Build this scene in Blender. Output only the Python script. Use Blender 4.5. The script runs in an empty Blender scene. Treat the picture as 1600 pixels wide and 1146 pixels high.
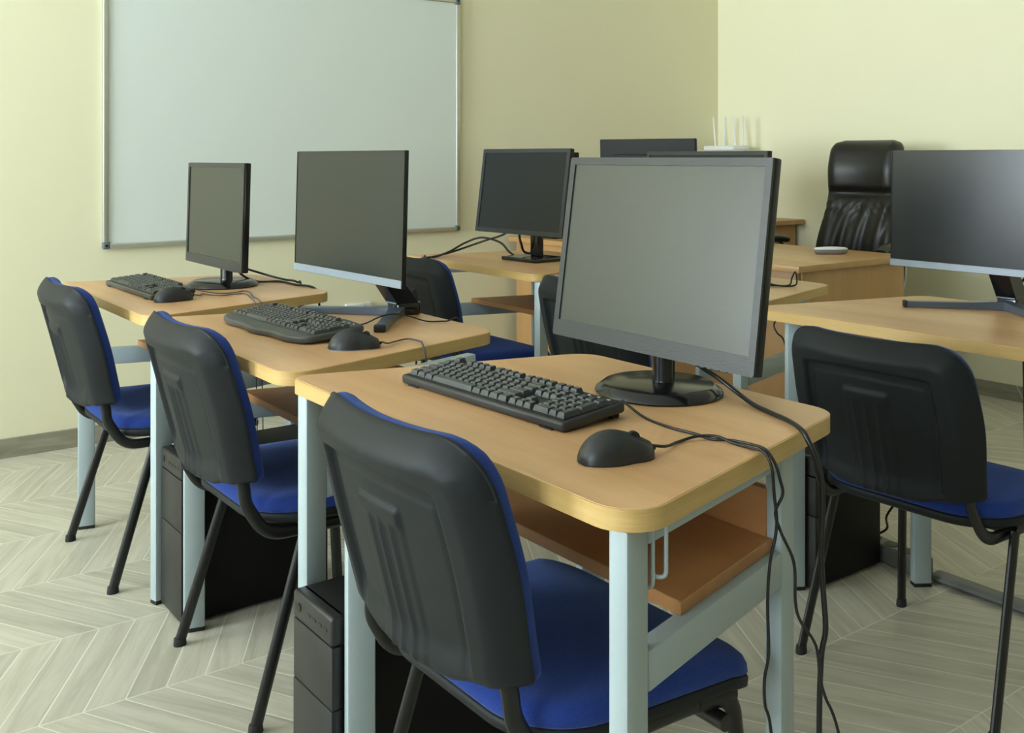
import bpy, bmesh, math, random
from mathutils import Vector, Matrix

# ----------------------------------------------------------------- basics
C = bpy.context.scene.collection
PI = math.pi
R = math.radians


def tag(o, label=None, cat=None, group=None, kind=None):
    if label: o['label'] = label
    if cat: o['category'] = cat
    if group: o['group'] = group
    if kind: o['kind'] = kind
    return o


def thing(name, label, cat, loc=(0, 0, 0), rz=0.0, group=None):
    o = bpy.data.objects.new(name, None)
    o.empty_display_size = .1
    C.objects.link(o)
    o.location = loc
    o.rotation_euler = (0, 0, rz)
    return tag(o, label, cat, group)


def ss(a, b, x):
    t = min(1.0, max(0.0, (x - a) / (b - a)))
    return t * t * (3 - 2 * t)


class MB:
    """collects shapes, then links them as ONE mesh object"""

    def __init__(self):
        self.bm = bmesh.new()

    def _merge(self, b, mat, M=None):
        if M is not None:
            bmesh.ops.transform(b, matrix=M, verts=b.verts)
        for f in b.faces:
            f.material_index = mat
        me = bpy.data.meshes.new('tmp')
        b.to_mesh(me)
        b.free()
        self.bm.from_mesh(me)
        bpy.data.meshes.remove(me)
        return self

    def box(self, c, s, bev=0.0, seg=2, mat=0, M=None, rz=0.0):
        b = bmesh.new()
        bmesh.ops.create_cube(b, size=1)
        bmesh.ops.scale(b, vec=s, verts=b.verts)
        if bev > 0:
            bmesh.ops.bevel(b, geom=list(b.edges), offset=min(bev, min(s) * .49), segments=seg, profile=.5, affect='EDGES')
        m = Matrix.Translation(c) @ Matrix.Rotation(rz, 4, 'Z')
        if M is not None: m = M @ m
        return self._merge(b, mat, m)

    def prism(self, poly, z0, z1, bev=0.0, seg=2, mat=0, M=None):
        b = bmesh.new()
        lo = [b.verts.new((p[0], p[1], z0)) for p in poly]
        hi = [b.verts.new((p[0], p[1], z1)) for p in poly]
        n = len(poly)
        f0 = b.faces.new(lo[::-1]); f1 = b.faces.new(hi)
        for i in range(n):
            b.faces.new((lo[i], lo[(i + 1) % n], hi[(i + 1) % n], hi[i]))
        bmesh.ops.recalc_face_normals(b, faces=b.faces)
        if bev > 0:
            es = [e for e in b.edges if all(abs(v.co.z - z1) < 1e-7 for v in e.verts) or all(abs(v.co.z - z0) < 1e-7 for v in e.verts)]
            bmesh.ops.bevel(b, geom=es, offset=bev, segments=seg, profile=.5, affect='EDGES')
        return self._merge(b, mat, M)

    def ring(self, outer, inner, z0, z1, mat=0, M=None):
        b = bmesh.new()
        n = len(outer)
        vs = [[b.verts.new((p[0], p[1], z)) for p in pl] for pl, z in ((outer, z0), (outer, z1), (inner, z1), (inner, z0))]
        for k in range(4):
            a, c = vs[k], vs[(k + 1) % 4]
            for i in range(n):
                b.faces.new((a[i], a[(i + 1) % n], c[(i + 1) % n], c[i]))
        bmesh.ops.recalc_face_normals(b, faces=b.faces)
        return self._merge(b, mat, M)

    def lathe(self, prof, seg=32, c=(0, 0, 0), mat=0, M=None, sx=1.0, sy=1.0):
        b = bmesh.new()
        rows = []
        for r, z in prof:
            if r < 1e-6:
                rows.append([b.verts.new((c[0], c[1], c[2] + z))])
            else:
                rows.append([b.verts.new((c[0] + sx * r * math.cos(2 * PI * i / seg), c[1] + sy * r * math.sin(2 * PI * i / seg), c[2] + z)) for i in range(seg)])
        for a, d in zip(rows, rows[1:]):
            for i in range(seg):
                j = (i + 1) % seg
                if len(a) == 1 and len(d) == 1: continue
                if len(a) == 1: b.faces.new((a[0], d[j], d[i]))
                elif len(d) == 1: b.faces.new((a[i], a[j], d[0]))
                else: b.faces.new((a[i], a[j], d[j], d[i]))
        for row in (rows[0], rows[-1]):
            if len(row) > 1: b.faces.new(row)
        bmesh.ops.recalc_face_normals(b, faces=b.faces)
        return self._merge(b, mat, M)

    def cyl(self, p0, p1, r0, r1=None, seg=20, mat=0):
        if r1 is None: r1 = r0
        return self.sweep([p0, p1], r0, seg=seg, mat=mat, r_end=r1)

    def sweep(self, pts, a, b_=None, seg=10, ref=None, mat=0, r_end=None):
        """elliptic tube along pts; a = half width along the normal (ref), b_ = across"""
        if b_ is None: b_ = a
        P = [Vector(p) for p in pts]
        b = bmesh.new()
        n = len(P)
        T = []
        for i in range(n):
            t = (P[min(i + 1, n - 1)] - P[max(i - 1, 0)])
            T.append(t.normalized())
        if ref is None:
            N = T[0].orthogonal().normalized()
        rows = []
        for i in range(n):
            if ref is not None:
                N = Vector(ref)
            N = (N - T[i] * N.dot(T[i])).normalized()
            Bn = T[i].cross(N)
            k = 1.0 if r_end is None else (1 + (r_end / a - 1) * i / (n - 1))
            rows.append([b.verts.new(P[i] + N * (a * k * math.cos(2 * PI * j / seg)) + Bn * (b_ * k * math.sin(2 * PI * j / seg))) for j in range(seg)])
        for x, y in zip(rows, rows[1:]):
            for j in range(seg):
                b.faces.new((x[j], x[(j + 1) % seg], y[(j + 1) % seg], y[j]))
        b.faces.new(rows[0][::-1]); b.faces.new(rows[-1])
        bmesh.ops.recalc_face_normals(b, faces=b.faces)
        return self._merge(b, mat)

    def shell(self, front, back, nu, nv, mat=0):
        """closed body between two height grids front(i,j), back(i,j)"""
        b = bmesh.new()
        A = [[b.verts.new(front(i, j)) for i in range(nu)] for j in range(nv)]
        D = [[b.verts.new(back(i, j)) for i in range(nu)] for j in range(nv)]
        for j in range(nv - 1):
            for i in range(nu - 1):
                b.faces.new((A[j][i], A[j][i + 1], A[j + 1][i + 1], A[j + 1][i]))
                b.faces.new((D[j][i], D[j + 1][i], D[j + 1][i + 1], D[j][i + 1]))
        rim = [(0, i) for i in range(nu)] + [(j, nu - 1) for j in range(1, nv)] + [(nv - 1, i) for i in range(nu - 2, -1, -1)] + [(j, 0) for j in range(nv - 2, 0, -1)]
        for k in range(len(rim)):
            p, q = rim[k], rim[(k + 1) % len(rim)]
            b.faces.new((A[p[0]][p[1]], D[p[0]][p[1]], D[q[0]][q[1]], A[q[0]][q[1]]))
        bmesh.ops.recalc_face_normals(b, faces=b.faces)
        return self._merge(b, mat)

    def loops(self, rows, mat=0, M=None):
        """stack of closed loops (equal length), capped"""
        b = bmesh.new()
        V = [[b.verts.new(p) for p in r] for r in rows]
        n = len(V[0])
        for x, y in zip(V, V[1:]):
            for j in range(n):
                b.faces.new((x[j], x[(j + 1) % n], y[(j + 1) % n], y[j]))
        b.faces.new(V[0][::-1]); b.faces.new(V[-1])
        bmesh.ops.recalc_face_normals(b, faces=b.faces)
        return self._merge(b, mat, M)

    def mesh(self, name, mats, smooth=35):
        me = bpy.data.meshes.new(name)
        self.bm.to_mesh(me)
        self.bm.free()
        for m in (mats if isinstance(mats, (list, tuple)) else [mats]):
            me.materials.append(m)
        if smooth:
            me.shade_smooth()
            me.set_sharp_from_angle(angle=R(smooth))
        return me

    def build(self, name, mats, parent=None, loc=None, smooth=35):
        o = bpy.data.objects.new(name, self.mesh(name, mats, smooth))
        C.objects.link(o)
        if loc is not None: o.location = loc
        if parent is not None: o.parent = parent
        return o


def link(name, me, parent=None, loc=None):
    o = bpy.data.objects.new(name, me)
    C.objects.link(o)
    if parent: o.parent = parent
    if loc: o.location = loc
    return o


def round_poly(poly, r, n=8):
    """poly counter-clockwise; r number or list"""
    out = []
    N = len(poly)
    for i in range(N):
        p = Vector(poly[i]); a = Vector(poly[i - 1]); c = Vector(poly[(i + 1) % N])
        rr = r[i] if isinstance(r, (list, tuple)) else r
        if rr <= 0:
            out.append((p.x, p.y)); continue
        u = (a - p).normalized(); v = (c - p).normalized()
        ang = u.angle(v)
        d = rr / math.tan(ang / 2)
        cen = p + (u + v).normalized() * (rr / math.sin(ang / 2))
        s = p + u * d - cen; e = p + v * d - cen
        a0 = math.atan2(s.y, s.x); a1 = math.atan2(e.y, e.x)
        da = (a1 - a0 + PI) % (2 * PI) - PI
        for k in range(n + 1):
            t = a0 + da * k / n
            out.append((cen.x + rr * math.cos(t), cen.y + rr * math.sin(t)))
    return out


def inset(poly, d):
    out = []
    N = len(poly)
    for i in range(N):
        a = Vector(poly[i - 1]); p = Vector(poly[i]); c = Vector(poly[(i + 1) % N])
        e0 = (p - a).normalized(); e1 = (c - p).normalized()
        n = Vector((-e0.y, e0.x)) + Vector((-e1.y, e1.x))
        n.normalize()
        out.append((p.x + n.x * d, p.y + n.y * d))
    return out


def fillet(pts, r, n=6):
    P = [Vector(p) for p in pts]
    out = [P[0]]
    for i in range(1, len(P) - 1):
        p = P[i]; u = (P[i - 1] - p); v = (P[i + 1] - p)
        rr = r[i - 1] if isinstance(r, (list, tuple)) else r
        lu, lv = u.length, v.length
        u.normalize(); v.normalize()
        d = min(rr, lu * .48, lv * .48)
        for k in range(n + 1):
            t = k / n
            out.append((p + u * d) * (1 - t) ** 2 + p * 2 * t * (1 - t) + (p + v * d) * t * t)
    out.append(P[-1])
    return out


def spline(pts, n=6):
    P = [Vector(p) for p in pts]
    P = [P[0] * 2 - P[1]] + P + [P[-1] * 2 - P[-2]]
    out = []
    for i in range(1, len(P) - 2):
        p0, p1, p2, p3 = P[i - 1:i + 3]
        for k in range(n):
            t = k / n
            out.append(.5 * (2 * p1 + (p2 - p0) * t + (2 * p0 - 5 * p1 + 4 * p2 - p3) * t * t + (3 * p1 - p0 - 3 * p2 + p3) * t ** 3))
    out.append(P[-2])
    return out


# ----------------------------------------------------------------- materials
def new_mat(name):
    m = bpy.data.materials.new(name)
    m.use_nodes = True
    nt = m.node_tree
    return m, nt, nt.nodes['Principled BSDF']


def nd(nt, typ, **kw):
    n = nt.nodes.new(typ)
    for k, v in kw.items():
        if k in n.inputs: n.inputs[k].default_value = v
        else: setattr(n, k, v)
    return n


def plain(name, col, rough=.5, metal=0.0, spec=.5, noise=0.0, nscale=60, bump=0.0, bscale=300, coat=0.0, sheen=0.0, emit=None):
    m, nt, p = new_mat(name)
    p.inputs['Base Color'].default_value = (*col, 1)
    p.inputs['Roughness'].default_value = rough
    p.inputs['Metallic'].default_value = metal
    p.inputs['Specular IOR Level'].default_value = spec
    if coat: p.inputs['Coat Weight'].default_value = coat
    if sheen: p.inputs['Sheen Weight'].default_value = sheen
    tc = nd(nt, 'ShaderNodeTexCoord')
    if noise:
        n = nd(nt, 'ShaderNodeTexNoise', Scale=nscale, Detail=3.0)
        nt.links.new(tc.outputs['Object'], n.inputs['Vector'])
        mx = nd(nt, 'ShaderNodeMix', data_type='RGBA')
        mx.inputs['A'].default_value = (*[c * (1 - noise) for c in col], 1)
        mx.inputs['B'].default_value = (*[min(1, c * (1 + noise)) for c in col], 1)
        nt.links.new(n.outputs['Fac'], mx.inputs['Factor'])
        nt.links.new(mx.outputs['Result'], p.inputs['Base Color'])
    if bump:
        n = nd(nt, 'ShaderNodeTexNoise', Scale=bscale, Detail=2.0)
        nt.links.new(tc.outputs['Object'], n.inputs['Vector'])
        bp = nd(nt, 'ShaderNodeBump', Strength=bump, Distance=.002)
        nt.links.new(n.outputs['Fac'], bp.inputs['Height'])
        nt.links.new(bp.outputs['Normal'], p.inputs['Normal'])
    return m


def wood(name, dark, light, stretch=(28, 1.6, 28), rough=.38, fine=.35, wscale=2.2, spec=.5):
    """laminate: long soft grain plus fine pores"""
    m, nt, p = new_mat(name)
    L = nt.links
    tc = nd(nt, 'ShaderNodeTexCoord')
    mp = nd(nt, 'ShaderNodeMapping')
    mp.inputs['Scale'].default_value = stretch
    L.new(tc.outputs['Object'], mp.inputs['Vector'])
    n1 = nd(nt, 'ShaderNodeTexNoise', Scale=.45, Detail=4.0, Roughness=.55, Distortion=.6)
    n2 = nd(nt, 'ShaderNodeTexNoise', Scale=wscale * 3, Detail=5.0, Roughness=.7)
    L.new(mp.outputs[0], n1.inputs['Vector']); L.new(mp.outputs[0], n2.inputs['Vector'])
    a = nd(nt, 'ShaderNodeMath', operation='MULTIPLY')
    L.new(n2.outputs['Fac'], a.inputs[0]); a.inputs[1].default_value = fine
    b = nd(nt, 'ShaderNodeMath', operation='MULTIPLY_ADD')
    L.new(n1.outputs['Fac'], b.inputs[0]); b.inputs[1].default_value = 1 - fine
    L.new(a.outputs[0], b.inputs[2])
    cr = nd(nt, 'ShaderNodeValToRGB')
    cr.color_ramp.elements[0].position = .28; cr.color_ramp.elements[0].color = (*dark, 1)
    cr.color_ramp.elements[1].position = .72; cr.color_ramp.elements[1].color = (*light, 1)
    L.new(b.outputs[0], cr.inputs[0])
    L.new(cr.outputs[0], p.inputs['Base Color'])
    p.inputs['Roughness'].default_value = rough
    p.inputs['Specular IOR Level'].default_value = spec
    bp = nd(nt, 'ShaderNodeBump', Strength=.08, Distance=.001)
    L.new(n2.outputs['Fac'], bp.inputs['Height']); L.new(bp.outputs[0], p.inputs['Normal'])
    return m


def fabric(name, c1, c2):
    m, nt, p = new_mat(name)
    L = nt.links
    tc = nd(nt, 'ShaderNodeTexCoord')
    n = nd(nt, 'ShaderNodeTexNoise', Scale=420, Detail=2.0)
    L.new(tc.outputs['Object'], n.inputs['Vector'])
    w = nd(nt, 'ShaderNodeTexWave', Scale=150, Distortion=1.5, Detail=1.0)
    w.wave_type = 'BANDS'; w.bands_direction = 'DIAGONAL'
    L.new(tc.outputs['Object'], w.inputs['Vector'])
    mu = nd(nt, 'ShaderNodeMath', operation='MULTIPLY_ADD')
    L.new(w.outputs['Fac'], mu.inputs[0]); mu.inputs[1].default_value = .5
    L.new(n.outputs['Fac'], mu.inputs[2])
    mx = nd(nt, 'ShaderNodeMix', data_type='RGBA')
    mx.inputs['A'].default_value = (*c1, 1); mx.inputs['B'].default_value = (*c2, 1)
    L.new(n.outputs['Fac'], mx.inputs['Factor'])
    L.new(mx.outputs['Result'], p.inputs['Base Color'])
    bp = nd(nt, 'ShaderNodeBump', Strength=.5, Distance=.0012)
    L.new(mu.outputs[0], bp.inputs['Height']); L.new(bp.outputs[0], p.inputs['Normal'])
    p.inputs['Roughness'].default_value = .95
    p.inputs['Specular IOR Level'].default_value = .15
    p.inputs['Sheen Weight'].default_value = .35
    p.inputs['Sheen Tint'].default_value = (.35, .5, 1, 1)
    return m


def math_node(nt, op, a, b=None, c=None):
    n = nd(nt, 'ShaderNodeMath', operation=op)
    for i, v in enumerate((a, b, c)):
        if v is None: continue
        if isinstance(v, (int, float)): n.inputs[i].default_value = v
        else: nt.links.new(v, n.inputs[i])
    return n.outputs[0]


def chevron_floor():
    m, nt, p = new_mat('chevron_wood_tile')
    L = nt.links
    tc = nd(nt, 'ShaderNodeTexCoord')
    sp = nd(nt, 'ShaderNodeSeparateXYZ')
    L.new(tc.outputs['Object'], sp.inputs[0])
    X, Y = sp.outputs[0], sp.outputs[1]
    PIT = .375; PL = .0866
    v = math_node(nt, 'DIVIDE', math_node(nt, 'SUBTRACT', Y, 2.618 - 40 * PIT), PIT)
    band = math_node(nt, 'FLOOR', v)
    fr = math_node(nt, 'FRACT', v)
    odd = math_node(nt, 'MODULO', band, 2.0)
    # t = distance from the peak seam, 0..1 ; even band rises from the peak
    t = math_node(nt, 'ABSOLUTE', math_node(nt, 'SUBTRACT', odd, fr))
    g = math_node(nt, 'DIVIDE', math_node(nt, 'SUBTRACT', math_node(nt, 'MULTIPLY_ADD', t, .2165, X), .76 - 60 * PL), PL)
    pid = math_node(nt, 'FLOOR', g)
    gf = math_node(nt, 'FRACT', g)
    # grout distance (metres)
    e1 = math_node(nt, 'MULTIPLY', math_node(nt, 'MINIMUM', gf, math_node(nt, 'SUBTRACT', 1.0, gf)), .075)
    e2 = math_node(nt, 'MULTIPLY', math_node(nt, 'MINIMUM', fr, math_node(nt, 'SUBTRACT', 1.0, fr)), PIT)
    e = math_node(nt, 'MINIMUM', e1, e2)
    mr = nd(nt, 'ShaderNodeMapRange')
    L.new(e, mr.inputs['Value'])
    mr.inputs['From Min'].default_value = .0010; mr.inputs['From Max'].default_value = .0022
    tile = mr.outputs[0]
    # per plank random
    cb = nd(nt, 'ShaderNodeCombineXYZ')
    L.new(pid, cb.inputs[0]); L.new(band, cb.inputs[1])
    wn = nd(nt, 'ShaderNodeTexWhiteNoise', noise_dimensions='3D')
    L.new(cb.outputs[0], wn.inputs['Vector'])
    # grain coordinates along the plank
    sgn = math_node(nt, 'MULTIPLY_ADD', odd, -2.0, 1.0)
    along = math_node(nt, 'MULTIPLY_ADD', math_node(nt, 'MULTIPLY', X, sgn), -.5, math_node(nt, 'MULTIPLY', Y, .866))
    across = math_node(nt, 'MULTIPLY_ADD', math_node(nt, 'MULTIPLY', Y, sgn), .5, math_node(nt, 'MULTIPLY', X, .866))
    gc = nd(nt, 'ShaderNodeCombineXYZ')
    L.new(math_node(nt, 'MULTIPLY_ADD', wn.outputs['Value'], 13.0, math_node(nt, 'MULTIPLY', along, 3.0)), gc.inputs[0])
    L.new(math_node(nt, 'MULTIPLY', across, 34.0), gc.inputs[1])
    L.new(math_node(nt, 'MULTIPLY', pid, 3.7), gc.inputs[2])
    n1 = nd(nt, 'ShaderNodeTexNoise', Scale=1.0, Detail=5.0, Roughness=.62, Distortion=.8)
    L.new(gc.outputs[0], n1.inputs['Vector'])
    cr = nd(nt, 'ShaderNodeValToRGB')
    cr.color_ramp.elements[0].position = .25; cr.color_ramp.elements[0].color = (.40, .37, .29, 1)
    cr.color_ramp.elements[1].position = .62; cr.color_ramp.elements[1].color = (.57, .54, .445, 1)
    L.new(n1.outputs['Fac'], cr.inputs[0])
    hs = nd(nt, 'ShaderNodeHueSaturation')
    L.new(cr.outputs[0], hs.inputs['Color'])
    L.new(math_node(nt, 'MULTIPLY_ADD', wn.outputs['Value'], .18, .91), hs.inputs['Value'])
    mx = nd(nt, 'ShaderNodeMix', data_type='RGBA')
    mx.inputs['A'].default_value = (.72, .70, .60, 1)
    L.new(hs.outputs[0], mx.inputs['B']); L.new(tile, mx.inputs['Factor'])
    L.new(mx.outputs['Result'], p.inputs['Base Color'])
    p.inputs['Roughness'].default_value = .42
    p.inputs['Specular IOR Level'].default_value = .4
    h = math_node(nt, 'MULTIPLY_ADD', n1.outputs['Fac'], .15, tile)
    bp = nd(nt, 'ShaderNodeBump', Strength=.35, Distance=.001)
    L.new(h, bp.inputs['Height']); L.new(bp.outputs[0], p.inputs['Normal'])
    return m


def skirting_mat(axis):
    m, nt, p = new_mat('skirting_tile')
    L = nt.links
    tc = nd(nt, 'ShaderNodeTexCoord')
    sp = nd(nt, 'ShaderNodeSeparateXYZ'); L.new(tc.outputs['Object'], sp.inputs[0])
    A = sp.outputs[axis]
    u = math_node(nt, 'MULTIPLY_ADD', sp.outputs[2], -.55, math_node(nt, 'ADD', A, 9.59 if axis == 0 else 9.0))
    fr = math_node(nt, 'FRACT', math_node(nt, 'DIVIDE', u, .6))
    e = math_node(nt, 'MINIMUM', fr, math_node(nt, 'SUBTRACT', 1.0, fr))
    line = math_node(nt, 'LESS_THAN', e, .004)
    mp = nd(nt, 'ShaderNodeMapping'); mp.inputs['Scale'].default_value = (4, 4, 30)
    L.new(tc.outputs['Object'], mp.inputs['Vector'])
    n = nd(nt, 'ShaderNodeTexNoise', Scale=1.2, Detail=5.0, Distortion=.7); L.new(mp.outputs[0], n.inputs['Vector'])
    cr = nd(nt, 'ShaderNodeValToRGB')
    cr.color_ramp.elements[0].position = .3; cr.color_ramp.elements[0].color = (.235, .215, .155, 1)
    cr.color_ramp.elements[1].position = .7; cr.color_ramp.elements[1].color = (.35, .33, .25, 1)
    L.new(n.outputs['Fac'], cr.inputs[0])
    mx = nd(nt, 'ShaderNodeMix', data_type='RGBA')
    L.new(cr.outputs[0], mx.inputs['A']); mx.inputs['B'].default_value = (.62, .6, .5, 1); L.new(line, mx.inputs['Factor'])
    L.new(mx.outputs['Result'], p.inputs['Base Color'])
    p.inputs['Roughness'].default_value = .5
    return m


def brushed(name, col, axis_scale, rough=.4):
    m, nt, p = new_mat(name)
    L = nt.links
    tc = nd(nt, 'ShaderNodeTexCoord'); mp = nd(nt, 'ShaderNodeMapping'); mp.inputs['Scale'].default_value = axis_scale
    L.new(tc.outputs['Object'], mp.inputs['Vector'])
    n = nd(nt, 'ShaderNodeTexNoise', Scale=1.0, Detail=3.0); L.new(mp.outputs[0], n.inputs['Vector'])
    bp = nd(nt, 'ShaderNodeBump', Strength=.25, Distance=.001); L.new(n.outputs['Fac'], bp.inputs['Height'])
    L.new(bp.outputs[0], p.inputs['Normal'])
    p.inputs['Base Color'].default_value = (*col, 1); p.inputs['Roughness'].default_value = rough
    return m


M = {}
M['wall'] = plain('yellow_wall_paint', (.84, .80, .575), .75, noise=.015, nscale=3, bump=.05, bscale=180, spec=.25)
M['ceiling'] = plain('white_ceiling_paint', (.86, .86, .82), .9)
M['floor'] = chevron_floor()
M['skirt_x'] = skirting_mat(0); M['skirt_y'] = skirting_mat(1)
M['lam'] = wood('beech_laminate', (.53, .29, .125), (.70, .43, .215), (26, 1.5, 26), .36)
M['edge'] = wood('oak_edge_band', (.47, .29, .085), (.70, .48, .20), (3.0, 3.0, 90), .42, .45)
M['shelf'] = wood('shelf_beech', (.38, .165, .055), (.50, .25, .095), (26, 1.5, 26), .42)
M['tdesk'] = wood('teacher_desk_beech', (.44, .235, .085), (.56, .33, .14), (26, 26, 1.6), .42)
M['leg'] = plain('grey_powder_coat', (.39, .465, .485), .36, noise=.03, nscale=200)
M['foot'] = plain('black_rubber', (.012, .012, .012), .7)
M['shell'] = plain('black_seat_plastic', (.010, .0125, .0145), .54, bump=.06, bscale=900, spec=.27)
M['fabric'] = fabric('blue_upholstery', (.011, .027, .150), (.023, .056, .285))
M['tube'] = plain('black_tube_paint', (.009, .009, .009), .36)
M['mon'] = brushed('monitor_black_plastic', (.022, .024, .026), (60, 60, 600), .36)
M['monside'] = plain('gloss_black_plastic', (.007, .007, .008), .17)
M['screen'] = plain('matte_dark_screen', (.020, .024, .021), .27, spec=.7)
M['screen2'] = plain('satin_dark_screen', (.008, .010, .011), .24, spec=.4)
M['screen3'] = plain('anti_glare_dark_screen', (.017, .020, .018), .25, spec=.40)
M['silver'] = plain('silver_plastic', (.24, .28, .325), .40, metal=.2)
M['standgrey'] = plain('dark_blue_grey_metal', (.085, .105, .135), .34, metal=.2)
M['kb'] = plain('keyboard_plastic', (.020, .022, .024), .42, bump=.05, bscale=900)
M['kb_old'] = plain('keyboard_grey_plastic', (.052, .054, .050), .46, bump=.05, bscale=900)
M['key'] = plain('key_plastic', (.038, .043, .047), .40)
M['key_old'] = plain('key_grey_plastic', (.040, .042, .039), .46)
M['legend'] = plain('key_legend_white', (.62, .62, .60), .6)
M['mouse'] = plain('mouse_plastic', (.016, .018, .019), .40, bump=.03, bscale=1200)
M['mousegrey'] = plain('mouse_grey_strip', (.22, .24, .27), .35, metal=.3)
M['case'] = plain('tower_black_steel', (.004, .004, .004), .6, spec=.25)
M['casefront'] = plain('tower_front_plastic', (.015, .015, .015), .42)
M['port'] = plain('port_black', (.003, .003, .003), .4)
M['board'] = plain('whiteboard_enamel', (.74, .80, .77), .30, noise=.02, nscale=1.2, spec=.5)
M['alu'] = plain('brushed_aluminium', (.52, .52, .46), .38, metal=.6)
M['cap'] = plain('grey_corner_plastic', (.13, .15, .15), .5)
M['cable'] = plain('black_cable', (.007, .007, .008), .38)
M['cablegrey'] = plain('dark_grey_cable', (.055, .055, .075), .5)
M['leather'] = plain('black_leather', (.010, .009, .008), .40, bump=.15, bscale=260)
M['chrome'] = plain('chrome', (.6, .6, .6), .18, metal=1.0)
M['white'] = plain('white_plastic', (.78, .78, .76), .4)
M['greyplastic'] = plain('grey_plastic', (.20, .20, .19), .45)
M['duct'] = plain('grey_floor_duct', (.15, .16, .155), .5)
M['strip'] = plain('grey_power_strip', (.17, .175, .17), .5)
M['winframe'] = plain('white_window_frame', (.8, .8, .8), .4)

# ----------------------------------------------------------------- room
X0, X1, Y0, Y1, H = -2.7, 4.82, -6.5, 4.325, 2.95


def structure(name, b, mat):
    return tag(b.build(name, mat, smooth=None), kind='structure')


structure('floor', MB().box(((X0 + X1) / 2, (Y0 + Y1) / 2, -.05), (X1 - X0 + .4, Y1 - Y0 + .4, .1)), M['floor'])
bpy.data.objects['floor'].data.transform(Matrix.Identity(4))
structure('ceiling', MB().box(((X0 + X1) / 2, (Y0 + Y1) / 2, H + .05), (X1 - X0 + .4, Y1 - Y0 + .4, .1)), M['ceiling'])
structure('wall_left', MB().box(((X0 + X1) / 2, Y1 + .1, H / 2), (X1 - X0 + .4, .2, H)), M['wall'])
structure('wall_right', MB().box((X1 + .1, (Y0 + Y1) / 2, H / 2), (.2, Y1 - Y0, H)), M['wall'])
structure('wall_back', MB().box(((X0 + X1) / 2, Y0 - .1, H / 2), (X1 - X0 + .4, .2, H)), M['wall'])
structure('baseboard_left', MB().box(((X0 + X1) / 2, Y1 - .005, .0375), (X1 - X0, .01, .075), .002), M['skirt_x'])
structure('baseboard_right', MB().box((X1 - .005, (Y0 + Y1) / 2 - .005, .0375), (.01, Y1 - Y0 - .012, .075), .002), M['skirt_y'])
# window wall behind and to the left of the camera
WINS = [(-3.0, -1.4), (-.5, 1.1), (2.3, 4.1)]
SILL, HEAD = .88, 2.55
wb = MB()
wb.box((X0 - .1, (Y0 + Y1) / 2, SILL / 2), (.2, Y1 - Y0, SILL))
wb.box((X0 - .1, (Y0 + Y1) / 2, (HEAD + H) / 2), (.2, Y1 - Y0, H - HEAD))
ed = [Y0] + [v for w in WINS for v in w] + [Y1]
for a, b in zip(ed[::2], ed[1::2]):
    wb.box((X0 - .1, (a + b) / 2, (SILL + HEAD) / 2), (.2, b - a, HEAD - SILL))
structure('wall_window_side', wb, M['wall'])
for i, (a, b) in enumerate(WINS):
    w = MB()
    for yy in (a + .03, b - .03): w.box((X0 - .08, yy, (SILL + HEAD) / 2), (.07, .06, HEAD - SILL), .005)
    w.box((X0 - .08, (a + b) / 2, (SILL + HEAD) / 2), (.07, .07, HEAD - SILL - .1), .005)
    for zz in (SILL + .03, HEAD - .03): w.box((X0 - .08, (a + b) / 2, zz), (.07, b - a - .12, .06), .005)
    structure('window_%d' % (i + 1), w, M['winframe'])
    l = bpy.data.lights.new('window_daylight', 'AREA')
    l.shape = 'RECTANGLE'; l.size = 2.6; l.size_y = b - a + .3
    l.energy = (0.01, 230, 540)[i]; l.color = (.83, .95, 1.0)
    lo = bpy.data.objects.new('window_daylight', l); C.objects.link(lo)
    lo.location = (X0 - 1.0, (a + b) / 2, 1.45); lo.rotation_euler = (0, R(-120), 0)   # sky and sunlit ground outside

W = bpy.data.worlds.new('world'); bpy.context.scene.world = W
W.use_nodes = True
bg = W.node_tree.nodes['Background']
bg.inputs[0].default_value = (.85, .93, 1, 1); bg.inputs[1].default_value = .9

# ----------------------------------------------------------------- whiteboard
wbx0, wbx1, wbz0, wbz1 = 1.121, 2.866, .792, 1.972
t = thing('whiteboard', 'large blank whiteboard with an aluminium frame on the yellow left wall', 'whiteboard', ((wbx0 + wbx1) / 2, Y1, wbz0))
hw = (wbx1 - wbx0) / 2; hh = wbz1 - wbz0
MB().box((0, -.010, hh / 2), (2 * hw - .012, .012, hh - .012)).build('panel', M['board'], t)
for sx in (-1, 1):
    MB().box((sx * (hw - .011), -.0125, hh / 2), (.022, .025, hh - .05), .005, 3).build('frame_rail', M['alu'], t)
    for zz in (.011, hh - .011):
        MB().box((sx * (hw - .0135), -.0135, zz + (.003 if zz < .5 else -.003)), (.029, .027, .030), .006, 3).cyl((sx * (hw - .0135), -.0265, zz + .002), (sx * (hw - .0135), -.0279, zz + .002), .005, seg=12, mat=1).build('corner_cap', [M['cap'], M['port']], t)
for zz in (.011, hh - .011):
    MB().box((0, -.0125, zz), (2 * hw - .05, .025, .022), .005, 3).build('frame_rail', M['alu'], t)

t = thing('wall_outlet', 'small pale plastic outlet box low on the left wall behind the middle front desk', 'outlet', (2.29, Y1, .44))
MB().box((0, -.012, 0), (.135, .024, .06), .004).build('box', M['white'], t)
for sx in (-.03, .03): MB().cyl((sx, -.0238, 0), (sx, -.0255, 0), .018).build('socket', M['greyplastic'], t)

# ----------------------------------------------------------------- desks
TH = .028; TZ = .75; DEP = .612; SL = math.tan(R(15))


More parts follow.
